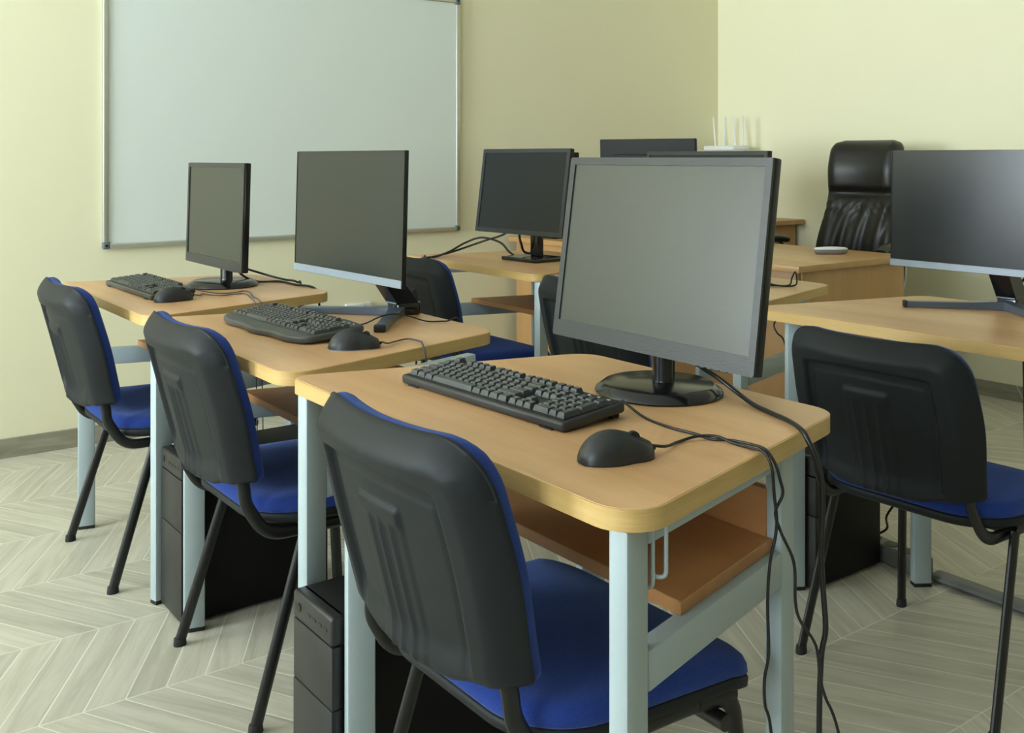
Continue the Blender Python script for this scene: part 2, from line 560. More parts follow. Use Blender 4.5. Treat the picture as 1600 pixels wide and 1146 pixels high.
def bar_between(b, p, q, wy, z0, z1, bev=.004, mat=0):
    """rectangular bar from p to q (xy), width wy to the LEFT of p->q, between z0..z1"""
    p = Vector(p); q = Vector(q)
    d = (q - p); L = d.length; d.normalize(); n = Vector((-d.y, d.x))
    c = (p + q) / 2 + n * wy / 2
    b.box((c.x, c.y, (z0 + z1) / 2), (L, abs(wy), z1 - z0), bev, 2, mat, rz=math.atan2(d.y, d.x))


def frame_side(t, p0, ang, side, fd=.492, hook=False):
    """end frame: two legs, top rail, cross bar. p0 = visible front corner, ang = direction of the frame, side=+1 thickness to +y"""
    d = Vector((math.cos(ang), math.sin(ang)))
    p0 = Vector(p0)
    w = .028 * side
    for a in (0.0, fd - .05):
        b = MB(); q = p0 + d * a
        bar_between(b, q, q + d * .05, w, .008, TZ - TH, .005)
        lg = b.build('leg', M['leg'], t)
        b = MB(); bar_between(b, q + d * .001, q + d * .049, w * .97, 0, .0085, .001)
        b.build('foot_cap', M['foot'], lg)
    b = MB(); bar_between(b, p0 + d * .049, p0 + d * (fd - .049), w, TZ - TH - .030, TZ - TH, .004)
    # small gusset curves where the rail meets the legs
    b.build('top_rail', M['leg'], t)
    b = MB(); bar_between(b, p0 + d * .049, p0 + d * (fd - .049), w, .511, .563, .004)
    b.build('cross_bar', M['leg'], t)


def desk(label, x0, yR, L, fr, fl, group, aR=15, aL=-15, hook=False, legx=(.018, .0), rc=.055, xl=None, fdl=.492, shelf=1):
    t = thing('student_desk', label, 'desk', (x0, yR, 0), 0, group)
    s = DEP * SL
    poly = [(0, 0), (DEP, s), (DEP, L - s), (0, L)]          # clockwise seen from x->y? made CCW below
    poly = round_poly(poly, [rc, rc + .01, rc + .01, rc * .55])
    top = MB().prism(inset(poly, .0022), TZ - TH, TZ, .0006, 1).build('tabletop', M['lam'], t)
    eb = MB().ring(poly, inset(poly, .0021), TZ - TH + .0003, TZ - .0008).build('edge_band', M['edge'], top)
    tag(eb, 'pale oak edge band of the tabletop')
    frame_side(t, (legx[0], fr), R(aR), 1)
    frame_side(t, (legx[1], fl), R(aL), 1, fdl)
    # shelf resting on the cross bars and its low back board
    z = .563
    def yr(x): return fr + .016 + (x - legx[0]) * math.tan(R(aR))
    def yl(x): return fl + .012 + (x - legx[1]) * math.tan(R(aL))
    xa, xb = .165, .455
    if shelf == 2:
        def yr(x): return yl(x) - .30
    sp = [(xa, yr(xa)), (xb, yr(xb)), (xb, yl(xb)), (xa, yl(xa))]
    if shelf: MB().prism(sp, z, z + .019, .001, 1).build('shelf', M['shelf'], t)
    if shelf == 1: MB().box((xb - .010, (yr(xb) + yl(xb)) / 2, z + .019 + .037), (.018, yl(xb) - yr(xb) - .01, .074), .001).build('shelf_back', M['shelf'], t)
    if hook:
        for k, (hx, hy) in enumerate(((.075, .048), (.090, .040))):
            pts = fillet([(hx, hy, TZ - TH + .001), (hx, hy, TZ - TH - .085 + .012 * k), (hx - .012, hy + .012, TZ - TH - .085 + .012 * k), (hx - .012, hy + .012, TZ - TH - .040)], .012)
            MB().sweep(pts, .0028, seg=10).build('wire_hook', M['leg'], t)
    return t


G1 = 'trapezoid student desks'
desk('nearest light wood desk, in the foreground with the black ribbed keyboard and big monitor', .805, .847, .953, .032, .708, G1, hook=True)
desk('middle desk of the left row, under the wide silver-edged monitor and palm-rest keyboard', .805, 1.803, .865, -.045, .663, G1, legx=(.020, .027))
desk('farthest desk of the left row, next to the whiteboard wall, with the smallest-looking monitor', .805, 2.672, .935, -.008, .677, G1, legx=(.0205, -.008))
desk('desk at the right edge, with a silver-chinned monitor on a wide flat foot', 2.205, .93, .945, .032, .813, G1, aL=-33, legx=(.018, .012), fdl=.40, shelf=0)
desk('middle desk of the second row, mostly hidden behind the big foreground monitor', 2.205, 1.872, .93, .036, .69, G1, shelf=0)
desk('far desk of the second row, with the square-footed black monitor and looping cables', 2.205, 2.806, .94, .020, .70, G1)

# ----------------------------------------------------------------- visitor chairs
HWB = .222; VT = .334


def back_w(v):
    r1, r2 = .075, .012
    W = HWB - .012 * (1 - ss(0, .16, v)) - .010 * ss(.16, VT, v)
    if v > VT - r1:
        dv = min(r1, v - (VT - r1)); W = W - r1 + math.sqrt(max(0, r1 * r1 - dv * dv))
    if v < r2:
        dv = min(r2, r2 - v); W = W - r2 + math.sqrt(max(0, r2 * r2 - dv * dv))
    return W


def vbot(u):
    return -.012 * (1 - ss(.085, .150, abs(u)))


LEAN = R(14.5)
BO = Vector((-.225, 0, .490))


def back_pt(u, v, n):
    """u across, v up, n>0 towards the rear"""
    f = .036 * (u / .22) ** 2
    up = Vector((-math.sin(LEAN), 0, math.cos(LEAN)))
    rear = Vector((-math.cos(LEAN), 0, -math.sin(LEAN)))
    return BO + up * v + rear * (n - f) + Vector((0, u, 0))


def shell_h(u, v, W):
    au = abs(u)
    vb = vbot(u)
    r1 = .080
    vt = VT
    if au > HWB - .01 - r1:
        k = min(r1, au - (HWB - .01 - r1)); vt = VT - r1 + math.sqrt(max(0, r1 * r1 - k * k))
    de = max(0.0, min(W - au, vt - v))
    db = max(0.0, v - vb)
    t = min(1.0, de / .040)
    h = .033 * (1 - (1 - t) ** 1.7)                       # broad bevelled rim
    h *= math.sqrt(max(0, 1 - (1 - min(1, db / .014)) ** 2)) * .55 + .45
    # recessed inner panel between the tube sleeves
    an = au / max(W, .05) * HWB if v < VT - .09 else au * HWB / back_w(VT - .09)
    k = ss(.158, .146, an) * ss(VT - .052 - .5 * au * au, VT - .066 - .5 * au * au, v)
    h -= .0135 * k * ss(0, .06, db)
    # a slim lip just inside the step
    h += .0022 * ss(.140, .132, an) * ss(VT - .078 - .5 * au * au, VT - .086 - .5 * au * au, v) * ss(0, .03, db)
    # raised ribbed pad in the middle
    pad = ss(.058, .050, au) * ss(VT - .106, VT - .116, v) * ss(0, .02, db)
    h += .0062 * pad
    for c in (-.028, 0, .028):
        h += (.0042 * math.exp(-((u - c) / .0050) ** 2) - .0012) * pad * ss(VT - .130, VT - .146, v)
    return h


def chair_meshes():
    m = {}
    nu, nv = 121, 91
    def uv2(i, j):
        s = -1 + 2 * i / (nu - 1); v0 = j / (nv - 1)
        W = back_w(v0 * VT); u = s * W
        vb = vbot(u)
        return u, vb * (1 - v0) ** 2 + v0 * VT, W
    def rear(i, j):
        u, v, W = uv2(i, j)
        return back_pt(u, v, shell_h(u, v, W))
    def front(i, j):
        u, v, W = uv2(i, j)
        return back_pt(u, v, -.004)
    b = MB().shell(front, rear, nu, nv)
    m['backrest'] = b.mesh('backrest', M['shell'], 50)
    nu2, nv2 = 41, 31
    def cuv(i, j):
        s = -1 + 2 * i / (nu2 - 1); v0 = j / (nv2 - 1)
        s = math.sin(s * PI / 2) * .5 + s * .5
        v0 = .5 * v0 + .5 * (.5 - .5 * math.cos(v0 * PI))
        W = back_w(v0 * VT) - .003; u = s * W
        return u, -.004 + v0 * (VT + .002), W
    def cfront(i, j):
        u, v, W = cuv(i, j)
        au = abs(u)
        r1 = .080; vt = VT
        if au > HWB - .01 - r1:
            k = min(r1, au - (HWB - .01 - r1)); vt = VT - r1 + math.sqrt(max(0, r1 * r1 - k * k))
        d = max(0, min(W - au, vt - .002 - v, v + .004))
        return back_pt(u, v, -.0041 - .032 * math.sqrt(max(0, 1 - (1 - min(1, d / .03)) ** 2)))
    def crear(i, j):
        u, v, W = cuv(i, j)
        return back_pt(u, v, -.0040)
    m['cushion'] = MB().shell(cfront, crear, nu2, nv2).mesh('back_cushion', M['fabric'], 60)
    # seat
    out = round_poly([(.225, -.236), (.225, .236), (-.192, .222), (-.192, -.222)], [.065, .065, .125, .125], 12)
    cx, cy = .02, 0
    def drop(X): return .032 * max(0, (X - .08) / .14) ** 2
    def ring(k, z): return [(x, y, z - drop(x)) for x, y in inset(out, k)]
    m['shell'] = MB().loops([ring(.050, .396), ring(.012, .399), ring(.001, .407), ring(0, .419), ring(.004, .4225)]).mesh('seat_shell', M['shell'], 60)
    def scaled(k, z):
        return [(cx + (x - cx) * k, y * k, z - drop(cx + (x - cx) * k)) for x, y in out]
    m['seat'] = MB().loops([scaled(.985, .4228), scaled(.997, .427), scaled(.992, .438), scaled(.972, .447), scaled(.93, .4525), scaled(.84, .455), scaled(.65, .456), scaled(.4, .455), scaled(.15, .454)]).mesh('seat', M['fabric'], 80)
    # tubes
    for s in (-1, 1):
        up = Vector((-math.sin(LEAN), 0, math.cos(LEAN)))
        a = back_pt(s * .180, .05, .010); a2 = back_pt(s * .180, -.01, .010)
        path = fillet([a, a2, (-.208, s * .184, .452), (-.165, s * .190, .378), (.10, s * .200, .378), (.185, s * .205, .372)], [.02, .04, .06, .05], 8)
        m['rail', s] = MB().sweep(path, .0085, .0135, 14, ref=(0, 1, 0)).mesh('side_tube', M['tube'])
        path = fillet([(.11, s * .201, .3775), (.182, s * .204, .370), (.212, s * .226, .008)], [.05], 10)
        m['fleg', s] = MB().sweep(path, .0090, .0140, 14, ref=(0, 1, 0)).mesh('leg', M['tube'])
        m['rleg', s] = MB().sweep([(-.085, s * .2125, .388), (-.205, s * .230, .008)], .0088, .0132, 14, ref=(0, 1, 0)).mesh('leg', M['tube'])
        m['ffoot', s] = MB().lathe([(.0112, 0), (.0118, .003), (.0108, .017), (.010, .019)], 16, (.2115, s * .226, 0), sx=1.35).mesh('foot_cap', M['foot'])
        m['rfoot', s] = MB().lathe([(.0112, 0), (.0118, .003), (.0108, .017), (.010, .019)], 16, (-.2045, s * .230, 0), sx=1.35).mesh('foot_cap', M['foot'])
    m['brace'] = MB().cyl((.150, -.222, .345), (.150, .222, .345), .0125, seg=18).mesh('cross_tube', M['tube'])
    m['brace2'] = MB().cyl((-.07, -.212, .382), (-.07, .212, .382), .010, seg=16).mesh('cross_tube', M['tube'])
    return m


CM = chair_meshes()


def chair(label, cx, cy, rz=0.0, low=0.0):
    t = thing('visitor_chair', label, 'chair', (cx, cy, 0), R(rz), 'blue visitor chairs')
    b = link('backrest', CM['backrest'], t, (0, 0, -low)); tag(b, 'ribbed black plastic backrest shell')
    tag(link('back_cushion', CM['cushion'], b), 'blue padded back cushion')
    tag(link('seat', CM['seat'], t), 'blue fabric seat pad')
    link('seat_shell', CM['shell'], t)
    for s in (-1, 1):
        link('side_tube', CM['rail', s], t)
        f = link('leg', CM['fleg', s], t); link('foot_cap', CM['ffoot', s], f)
        f = link('leg', CM['rleg', s], t); link('foot_cap', CM['rfoot', s], f)
    link('cross_tube', CM['brace'], t); link('cross_tube', CM['brace2'], t)
    return t


chair('nearest blue chair with black plastic back, tucked under the foreground desk', .975, 1.215, 0)
chair('blue chair with black back at the middle desk of the left row', 1.010, 2.185, 0)
chair('blue chair farthest to the left, at the desk by the whiteboard wall', .962, 3.040, 0)
chair('black-backed blue chair at the right-edge desk, its back nearly square to the viewer', 2.175, 1.280, 1, .028)
chair('blue chair behind the foreground monitor, only a sliver of its back in view', 2.245, 2.300, 0, .015)
chair('blue chair half hidden behind the silver-edged monitor of the middle desk', 2.215, 3.225, 0, .015)


# ----------------------------------------------------------------- monitors
def panel_M(px, z0, tilt):
    return Matrix.Translation((px, 0, z0)) @ Matrix.Rotation(R(tilt), 4, 'Y')


def rect_ring(b, w, h, l, r, tt, bb, x0, x1, P, mat=0, rc=.004):
    """front bezel in the panel frame: plane x, across y, up z"""
    o = [(-w / 2, 0), (w / 2, 0), (w / 2, h), (-w / 2, h)]
    i = [(-w / 2 + l, bb), (w / 2 - r, bb), (w / 2 - r, h - tt), (-w / 2 + l, h - tt)]
    oo = round_poly(o, rc, 5); ii = round_poly(i, .0008, 5)
    RM = P @ Matrix(((0, 0, 1, 0), (1, 0, 0, 0), (0, 1, 0, 0), (0, 0, 0, 1)))
    b.ring(oo, ii, x0, x1, mat, RM)


def monitor(label, loc, rz, w, h, z0, px, tilt, style, d=.018, screen='screen', bez=(.014, .014, .014, .030), neck=.0):
    t = thing('computer_monitor', label, 'monitor', loc, R(rz), 'computer monitors')
    P = panel_M(px, z0, tilt)
    l, r, tt, bb = bez
    slim = style == 'vee'
    b = MB()
    b.box((.0045 + d / 2, 0, h / 2), (d, w, h), .0035 if not slim else .002, 3, 0, P)
    b.box((.0045 + d + .010, 0, h * .47), (.024, w * .72, h * .62), .011, 3, 0, P)
    b.box((.0045 + d + .026, 0, h * .42), (.018, w * .34, h * .36), .008, 3, 0, P)
    hs = b.build('housing', M['monside' if style != 'square' else 'foot'], t)
    b = MB()
    rect_ring(b, w - .001, h - .001, l, r, tt, bb, 0, .0046, P, rc=.005 if not slim else .001)
    b.build('bezel', M['mon'] if not slim else M['monside'], t)
    xs = .0026 if not slim else .0012
    b = MB().box((xs + .0015, 0, bb + (h - tt - bb) / 2), (.003, w - l - r + .001, h - tt - bb + .001), 0, 1, 0, P)
    tag(b.build('screen', M[screen], t), 'dark switched-off screen')
    if slim:
        tag(MB().box((-.0006, 0, bb / 2), (.0036, w - .001, bb - .001), .0008, 1, 0, P).build('chin_bar', M['silver'], t), 'silver strip along the bottom edge')
    else:
        b = MB()
        for k in range(5): b.box((.006, -.185 + .016 * k, -.0012), (.005, .010, .0028), .0008, 1, 0, P)
        if style == 'round': b.build('buttons', M['mon'], t)
        else: b.bm.free()
    if style == 'round':
        prof = [(.0, .0005), (.112, .0005), (.1145, .003), (.113, .007), (.100, .0165), (.097, .0178), (.0, .019)]
        MB().lathe(prof, 64, sx=.98, sy=1.0).build('base', M['monside'], t)
        pb = P @ Vector((.035, 0, .075))
        MB().lathe([(.0215, .017), (.0205, .022), (.0205, pb.z - .004)], 32, (.012, 0, 0), sx=.95).box((.024, 0, pb.z - .02), (.05, .045, .07), .006).build('stand_pole', M['monside'], t)
    elif style == 'square':
        MB().box((0.01, 0, .008), (.170, .205, .015), .004, 3).build('base', M['monside'], t)
        MB().box((.028, 0, z0 / 2 + .05), (.03, .055, z0 + .075), .008, 3).build('stand_pole', M['monside'], t)
    elif style == 'vee':
        # two flat arms meeting at a hub, and a leaning neck
        for s in (-1, 1):
            b = MB()
            pts = spline([(.165, 0, .0), (.135, s * .034, 0), (.092, s * .080, 0), (-.010, s * .198, 0)], 8)
            lo, hi = [], []
            rows = []
            n = len(pts)
            for k, p in enumerate(pts):
                tg = (pts[min(k + 1, n - 1)] - pts[max(k - 1, 0)]).normalized()
                nn = Vector((-tg.y, tg.x, 0))
                hw_ = .014 + .012 * (1 - k / (n - 1)) ** 2
                zt = .017 + .010 * (1 - k / (n - 1)) ** 1.5
                rows.append([p + nn * hw_ + Vector((0, 0, .001)), p - nn * hw_ + Vector((0, 0, .001)), p - nn * hw_ + Vector((0, 0, zt - .002)), p - nn * (hw_ - .002) + Vector((0, 0, zt)), p + nn * (hw_ - .002) + Vector((0, 0, zt)), p + nn * hw_ + Vector((0, 0, zt - .002))])
            b.loops(rows)
            arm = b.build('foot_arm', M['standgrey'], t)
            e = pts[-1]; tg = (pts[-1] - pts[-2]).normalized()
            MB().box((e.x + tg.x * .004, e.y + tg.y * .004, .0095), (.012, .0285, .0175), .003, 2, rz=math.atan2(tg.y, tg.x)).build('end_cap', M['foot'], arm)
        b = MB()
        hub = round_poly([(.150, -.028), (.228, -.032), (.228, .032), (.150, .028)], [.006, .02, .02, .006])
        b.prism(hub, .001, .033, .004)
        zt = z0 + .07
        top = P @ Vector((d + .03, 0, .09)); tz = top.z
        tx = top.x
        b.loops([[(.150, -.027, .030), (.216, -.027, .030), (.216, .027, .030), (.150, .027, .030)],
                 [(tx - .012, -.030, tz), (tx + .032, -.030, tz), (tx + .032, .030, tz), (tx - .012, .030, tz)]])
        b.build('stand_neck', M['monside'], t)
        MB().box((.147, 0, .034), (.006, .050, .003), .001).build('trim_line', M['silver'], t)
    return t


monitor('big black monitor on a round base in the foreground, tilted back', (1.280, 1.287, TZ), 0, .4975, .347, .073, -.042, 8.0, 'round')
monitor('black monitor on a round glossy base at the desk by the whiteboard wall', (1.205, 3.195, TZ), 0, .5, .335, .064, -.037, 1.7, 'round', screen='screen')
monitor('frameless monitor with silver chin and dark V foot on the middle desk', (1.185, 2.318, TZ), 2.5, .54, .325, .108, .004, 1.6, 'vee', .008, 'screen3', (.002, .002, .002, .020))
monitor('frameless silver-chinned monitor cut off by the right edge of the photo', (2.570, 1.408, TZ), 0, .54, .328, .108, .022, 1.2, 'vee', .008, 'screen2', (.002, .002, .002, .020))
monitor('black-framed monitor on a square base at the far desk of the second row', (2.500, 3.232, TZ), 5, .515, .345, .110, -.085, 8, 'square', .02, 'screen2', (.016, .016, .016, .018))
monitor('black monitor just peeking over the top of the big foreground monitor', (2.500, 2.290, TZ), 0, .525, .335, .102, -.03, 2, 'square', .02, 'screen2', (.012, .012, .012, .02))
monitor('dark monitor standing on the teacher desk, top half visible', (3.40, 3.50, TZ), 200, .50, .33, .175, -.03, 2, 'square', .02, 'screen2', (.012, .012, .012, .02))

# ----------------------------------------------------------------- keyboards
U = .0187
ROWS = [  # (row index from the rear, [(label, width, depth)] with numbers as gaps)
    (0, ['Esc', 1.0, 'F1', 'F2', 'F3', 'F4', .5, 'F5', 'F6', 'F7', 'F8', .5, 'F9', 'F10', 'F11', 'F12', .25, 'PrtSc', 'ScrLk', 'Pause']),
    (1, ['`', '1', '2', '3', '4', '5', '6', '7', '8', '9', '0', '-', '=', ('Backspace', 2), .25, 'Ins', 'Home', 'PgUp', .25, 'Num', '/', '*', '-']),
    (2, [('Tab', 1.5), 'Q', 'W', 'E', 'R', 'T', 'Y', 'U', 'I', 'O', 'P', '[', ']', ('\\', 1.5), .25, 'Del', 'End', 'PgDn', .25, '7', '8', '9', ('+', 1, 2)]),
    (3, [('Caps', 1.75), 'A', 'S', 'D', 'F', 'G', 'H', 'J', 'K', 'L', ';', "'", ('Enter', 2.25), 3.5, '4', '5', '6']),
    (4, [('Shift', 2.25), 'Z', 'X', 'C', 'V', 'B', 'N', 'M', ',', '.', '/', ('Shift', 2.75), 1.25, '\u2191', 1.25, '1', '2', '3', ('Enter', 1, 2)]),
    (5, [('Ctrl', 1.25), ('Win', 1.25), ('Alt', 1.25), ('', 6.25), ('Alt', 1.25), ('Win', 1.25), ('Menu', 1.25), ('Ctrl', 1.25), .25, '\u2190', '\u2193', '\u2192', .25, ('0', 2), '.']),
]


def text_mesh(s, size):
    cu = bpy.data.curves.new('txt', 'FONT')
    cu.body = s; cu.size = size; cu.resolution_u = 2
    o = bpy.data.objects.new('txt', cu)
    C.objects.link(o)
    dg = bpy.context.evaluated_depsgraph_get(); dg.update()
    me = bpy.data.meshes.new_from_object(o.evaluated_get(dg))
    bpy.data.objects.remove(o); bpy.data.curves.remove(cu)
    return me


KEYCACHE = {}


def key_mesh(lab, w, dp, old):
    k = (lab, w, dp, old)
    if k in KEYCACHE: return KEYCACHE[k]
    W2 = (w * U - .0016) / 2; D2 = (dp * U - .0016) / 2
    b = MB()
    ti = .0028
    ht = .0085 if not old else .0075
    # local: y to the user's left, x to the rear
    b.loops([[(-D2, -W2, 0), (D2, -W2, 0), (D2, W2, 0), (-D2, W2, 0)],
             [(-D2 + .0008, -W2 + .0007, .003), (D2 - .0006, -W2 + .0007, .003), (D2 - .0006, W2 - .0007, .003), (-D2 + .0008, W2 - .0007, .003)],
             [(-D2 + ti + .0008, -W2 + ti - .0003, ht), (D2 - .0016, -W2 + ti - .0003, ht), (D2 - .0016, W2 - ti + .0003, ht), (-D2 + ti + .0008, W2 - ti + .0003, ht)]])
    if lab:
        me = text_mesh(lab, .0074 if len(lab) < 3 else .0042)
        tb = bmesh.new(); tb.from_mesh(me); bpy.data.meshes.remove(me)
        m = Matrix.Translation((.0012 if len(lab) < 3 else .0022, W2 - ti - .0010, ht + .00012)) @ Matrix.Rotation(R(-90), 4, 'Z')
        b._merge(tb, 1, m)
    KEYCACHE[k] = b.mesh('key', [M['key_old'] if old else M['key'], M['legend']], None)
    return KEYCACHE[k]


def keyboard(label, loc, rz, palm, old=None):
    old = palm if old is None else old
    t = thing('keyboard', label, 'keyboard', loc, R(rz), 'black computer keyboards')
    Lh = .222
    tilt = Matrix.Rotation(R(-4.5), 4, 'Y')
    base = Matrix.Translation((0, 0, .004))
    Mx = Matrix.Translation((0, 0, .0165 if palm else .0102)) @ tilt
    km = M['kb_old'] if old else M['kb']
    if not palm:
        poly = round_poly([(-.0645, -Lh), (.074, -Lh), (.074, Lh), (-.0645, Lh)], [.008, .012, .012, .008], 4)
        b = MB().prism(poly, -.0045, .011, .0045, 4, 0, Mx)
    else:
        # curved front lip and swept corners
        front = [(-.080 - .018 * math.cos(PI * (y / Lh) / 2) ** .8 - .004 * math.cos(3 * PI * y / Lh), y) for y in [Lh * (1 - k / 12) * .90 for k in range(25)]]
        poly = [(.076, -Lh + .010), (.086, -Lh * .60), (.081, 0), (.086, Lh * .60), (.076, Lh - .010), (.066, Lh - .001), (-.030, Lh), (-.055, Lh * .985), (-.072, Lh * .955)] + front + [(-.072, -Lh * .955), (-.055, -Lh * .985), (-.030, -Lh), (.066, -Lh + .001)]
        poly = [p for p in poly]
        b = MB().prism(poly[::1], -.008, .008, .005, 3, 0, Mx)
    b.build('body', km, t)
    # well the keys stand in
    px0 = -.0615
    off = .0
    kz = .0112 if not palm else .0082
    b = MB().box((.002 + off, .0, kz - .0004 + .0004), (6.35 * U + .004, 22.5 * U + .005, .0008), 0, 1, 0, Mx)
    b.build('key_well', M['port'] if not palm else M['key_old'], t)
    for sy in (-1, 1):
        MB().box((.062, sy * (Lh - .03), .0055), (.018, .03, .011), .002).build('rear_foot', M['foot'], t)
        MB().box((-.060, sy * (Lh - .04), .0012), (.012, .03, .0024), .001).build('front_pad', M['foot'], t)
    b = MB()
    for k in range(3): b.box((.062, -Lh + .030 + .022 * k, kz + .0006), (.003, .006, .0006), 0, 1, 0, Mx)
    b.build('indicator_lights', M['legend'], t)
    rowx = [.0575, .0575 - 1.35 * U, .0575 - 2.35 * U, .0575 - 3.35 * U, .0575 - 4.35 * U, .0575 - 5.35 * U]
    cnt = 0
    merged = MB()
    for ri, items in ROWS:
        y = 22.5 * U / 2
        for it in items:
            if isinstance(it, (int, float)):
                y -= it * U; continue
            lab, w, dp = (it, 1, 1) if isinstance(it, str) else (it[0], it[1], it[2] if len(it) > 2 else 1)
            yc = y - w * U / 2
            xc = rowx[ri] - (dp - 1) * U / 2
            y -= w * U
            m = Mx @ Matrix.Translation((xc + off, yc, kz))
            me = key_mesh(lab, w, dp, old)
            if ri == 0 and lab in ('Esc', 'F1', 'F2', 'F3'):
                tb = bmesh.new(); tb.from_mesh(me)
                bmesh.ops.transform(tb, matrix=m, verts=tb.verts)
                mi = [f.material_index for f in tb.faces]
                tmp = bpy.data.meshes.new('tmp'); tb.to_mesh(tmp); tb.free()
                merged.bm.from_mesh(tmp); bpy.data.meshes.remove(tmp)
                continue
            o = link('key', me, t)
            o.matrix_local = m
    o = merged.build('keys', [M['key_old'] if old else M['key'], M['legend']], t, smooth=None)
    tag(o, kind='stuff')
    return t


keyboard('straight-edged black keyboard on the foreground desk in front of the big monitor', (1.022, 1.400, TZ), 2.8, False)
keyboard('grey-black keyboard with a curved palm rest on the middle desk', (1.030, 2.285, TZ), 3.2, True)
keyboard('dark keyboard at the far left, on the desk by the whiteboard wall', (.968, 3.205, TZ), 1.0, False, True)


# ----------------------------------------------------------------- mice
def mouse(label, loc, rz, grey):
    t = thing('computer_mouse', label, 'mouse', loc, R(rz), 'black computer mice')
    Lm, n, k = .057, 33, 24
    def sec(i, sc=1.0, z0=.002):
        s = -1 + 2 * i / (n - 1)
        x = Lm * s
        wy = .0310 * (max(0, 1 - abs(s) ** 2.6)) ** .5 * (1 - .12 * math.exp(-((s - .30) / .3) ** 2) - .10 * max(0, s)) + .0005
        # hump behind the middle, long slope to the low front edge
        if s < -.15: hz = .0400 * (1 - abs((s + .15) / .85) ** 2.3) ** .62
        else: hz = .0400 - .0250 * ((s + .15) / 1.15) ** 1.6
        if s > .9: hz *= max(0, 1 - ((s - .9) / .1) ** 2) ** .5 * .6 + .4
        hz = max(hz, .0015)
        r = []
        for j in range(k):
            a = PI * j / (k - 1)
            c, sn = math.cos(a), math.sin(a)
            r.append((x, sc * wy * (abs(c) ** .9) * (1 if c >= 0 else -1) * (1 - .10 * sn), z0 + hz * sn ** .85))
        return r
    b = MB().loops([sec(i) for i in range(n)])
    b.build('body', M['mouse'], t, smooth=80)
    # base rim
    rim = [(p[0][0], p[0][1] * .97) for p in (sec(i) for i in range(1, n - 1))]
    rim2 = [(x, -y) for x, y in rim[::-1]]
    b = MB().prism((rim + rim2)[::-1], 0, .0035, 0).build('base_rim', M['foot'] if not grey else M['mousegrey'], t)
    # wheel, button split
    MB().cyl((.026, -.0035, .0290), (.026, .0035, .0290), .0085, seg=24).build('scroll_wheel', M['foot'], t)
    top = lambda x: .0420 - .0250 * max(0, (x / Lm + .15) / 1.15) ** 1.6
    b = MB()
    b.sweep([(x, 0, top(x) - .0002) for x in [-.002 + .002 * q for q in range(28)]], .0006, seg=6)
    b.build('button_seam', M['port'], t)
    b = MB().box((.055, 0, .011), (.010, .006, .006), .002).build('cable_boot', M['foot'], t)
    return t


mouse('black mouse in the foreground, right of the straight keyboard', (.945, 1.032, TZ), -17, False)
mouse('black and grey mouse beside the palm-rest keyboard on the middle desk', (1.037, 1.972, TZ), -28, True)
mouse('black mouse next to the farthest left keyboard', (.962, 2.940, TZ), 0, False)


# ----------------------------------------------------------------- computer towers
def tower(label, loc, w, h, d, rz=0):
    t = thing('computer_tower', label, 'computer', loc, R(rz), 'black computer towers')
    MB().box((.018 + (d - .018) / 2, 0, .008 + (h - .008) / 2), (d - .018, w - .004, h - .008), .003, 2).build('case', M['case'], t)
    MB().box((.011, 0, .010 + (h * .56 - .010) / 2), (.022, w, h * .56 - .011), .003, 2).build('lower_panel', M['casefront'], t)
    MB().box((.0115, 0, (h * .56 + h - .052) / 2), (.021, w - .001, h * .44 - .053), .002, 2).build('drive_panel', M['casefront'], t)
    zt = h - .03
    f = MB().box((.016, 0, h - .026), (.032, w, .052), .007, 3).build('top_panel', M['casefront'], t)
    b = MB()
    for k in range(4): b.box((-.0003, .010 - .022 * k, h - .026), (.0016, .012, .005), .0005, 1)
    b.build('ports', M['port'], f)
    MB().cyl((.0005, .052, h - .026), (-.0015, .052, h - .026), .008, seg=20).build('power_button', M['port'], f)
    b = MB()
    for sy in (-1, 1):
        for x in (.05, d - .05): b.box((x, sy * (w / 2 - .03), .004), (.03, .02, .008), .002, 1)
    b.build('feet', M['foot'], t)
    return t


tower('black computer tower on the floor at the left, between the far and middle desks', (.836, 2.5785, 0), .158, .415, .40)
tower('black computer tower on the floor behind the nearest chair, left of the foreground desk', (.792, 1.668, 0), .158, .368, .40)
tower('black computer tower under the right-edge desk, behind its chair', (2.27, 1.775, 0), .165, .357, .30)
t = thing('desktop_speaker', 'dark upright speaker on the teacher desk, just right of the square-based monitor', 'speaker', (3.24, 4.08, TZ))
MB().box((.085, 0, .221), (.17, .15, .442), .006, 3).build('cabinet', M['case'], t)
MB().box((-.004, 0, .221), (.008, .14, .43), .003, 2).build('grille', M['casefront'], t)

# ----------------------------------------------------------------- teacher desk, chair and things beside them
t = thing('teacher_desk', 'long beech wood teacher desk with closed front, in front of the leather chair', 'desk', (3.17, 2.44, 0))
LT = 1.86
MB().box((.38, LT / 2, TZ - .0125), (.76, LT, .025), .0015).build('desktop', wood('teacher_top_beech', (.46, .25, .09), (.60, .36, .155), (26, 1.6, 26), .34), t)
MB().box((.039, LT / 2, .3625), (.018, LT - .06, .725), .001).build('front_panel', M['tdesk'], t)
for yy in (.03, LT - .03):
    MB().box((.39, yy, .3625), (.684, .018, .725), .001).build('side_panel', M['tdesk'], t)

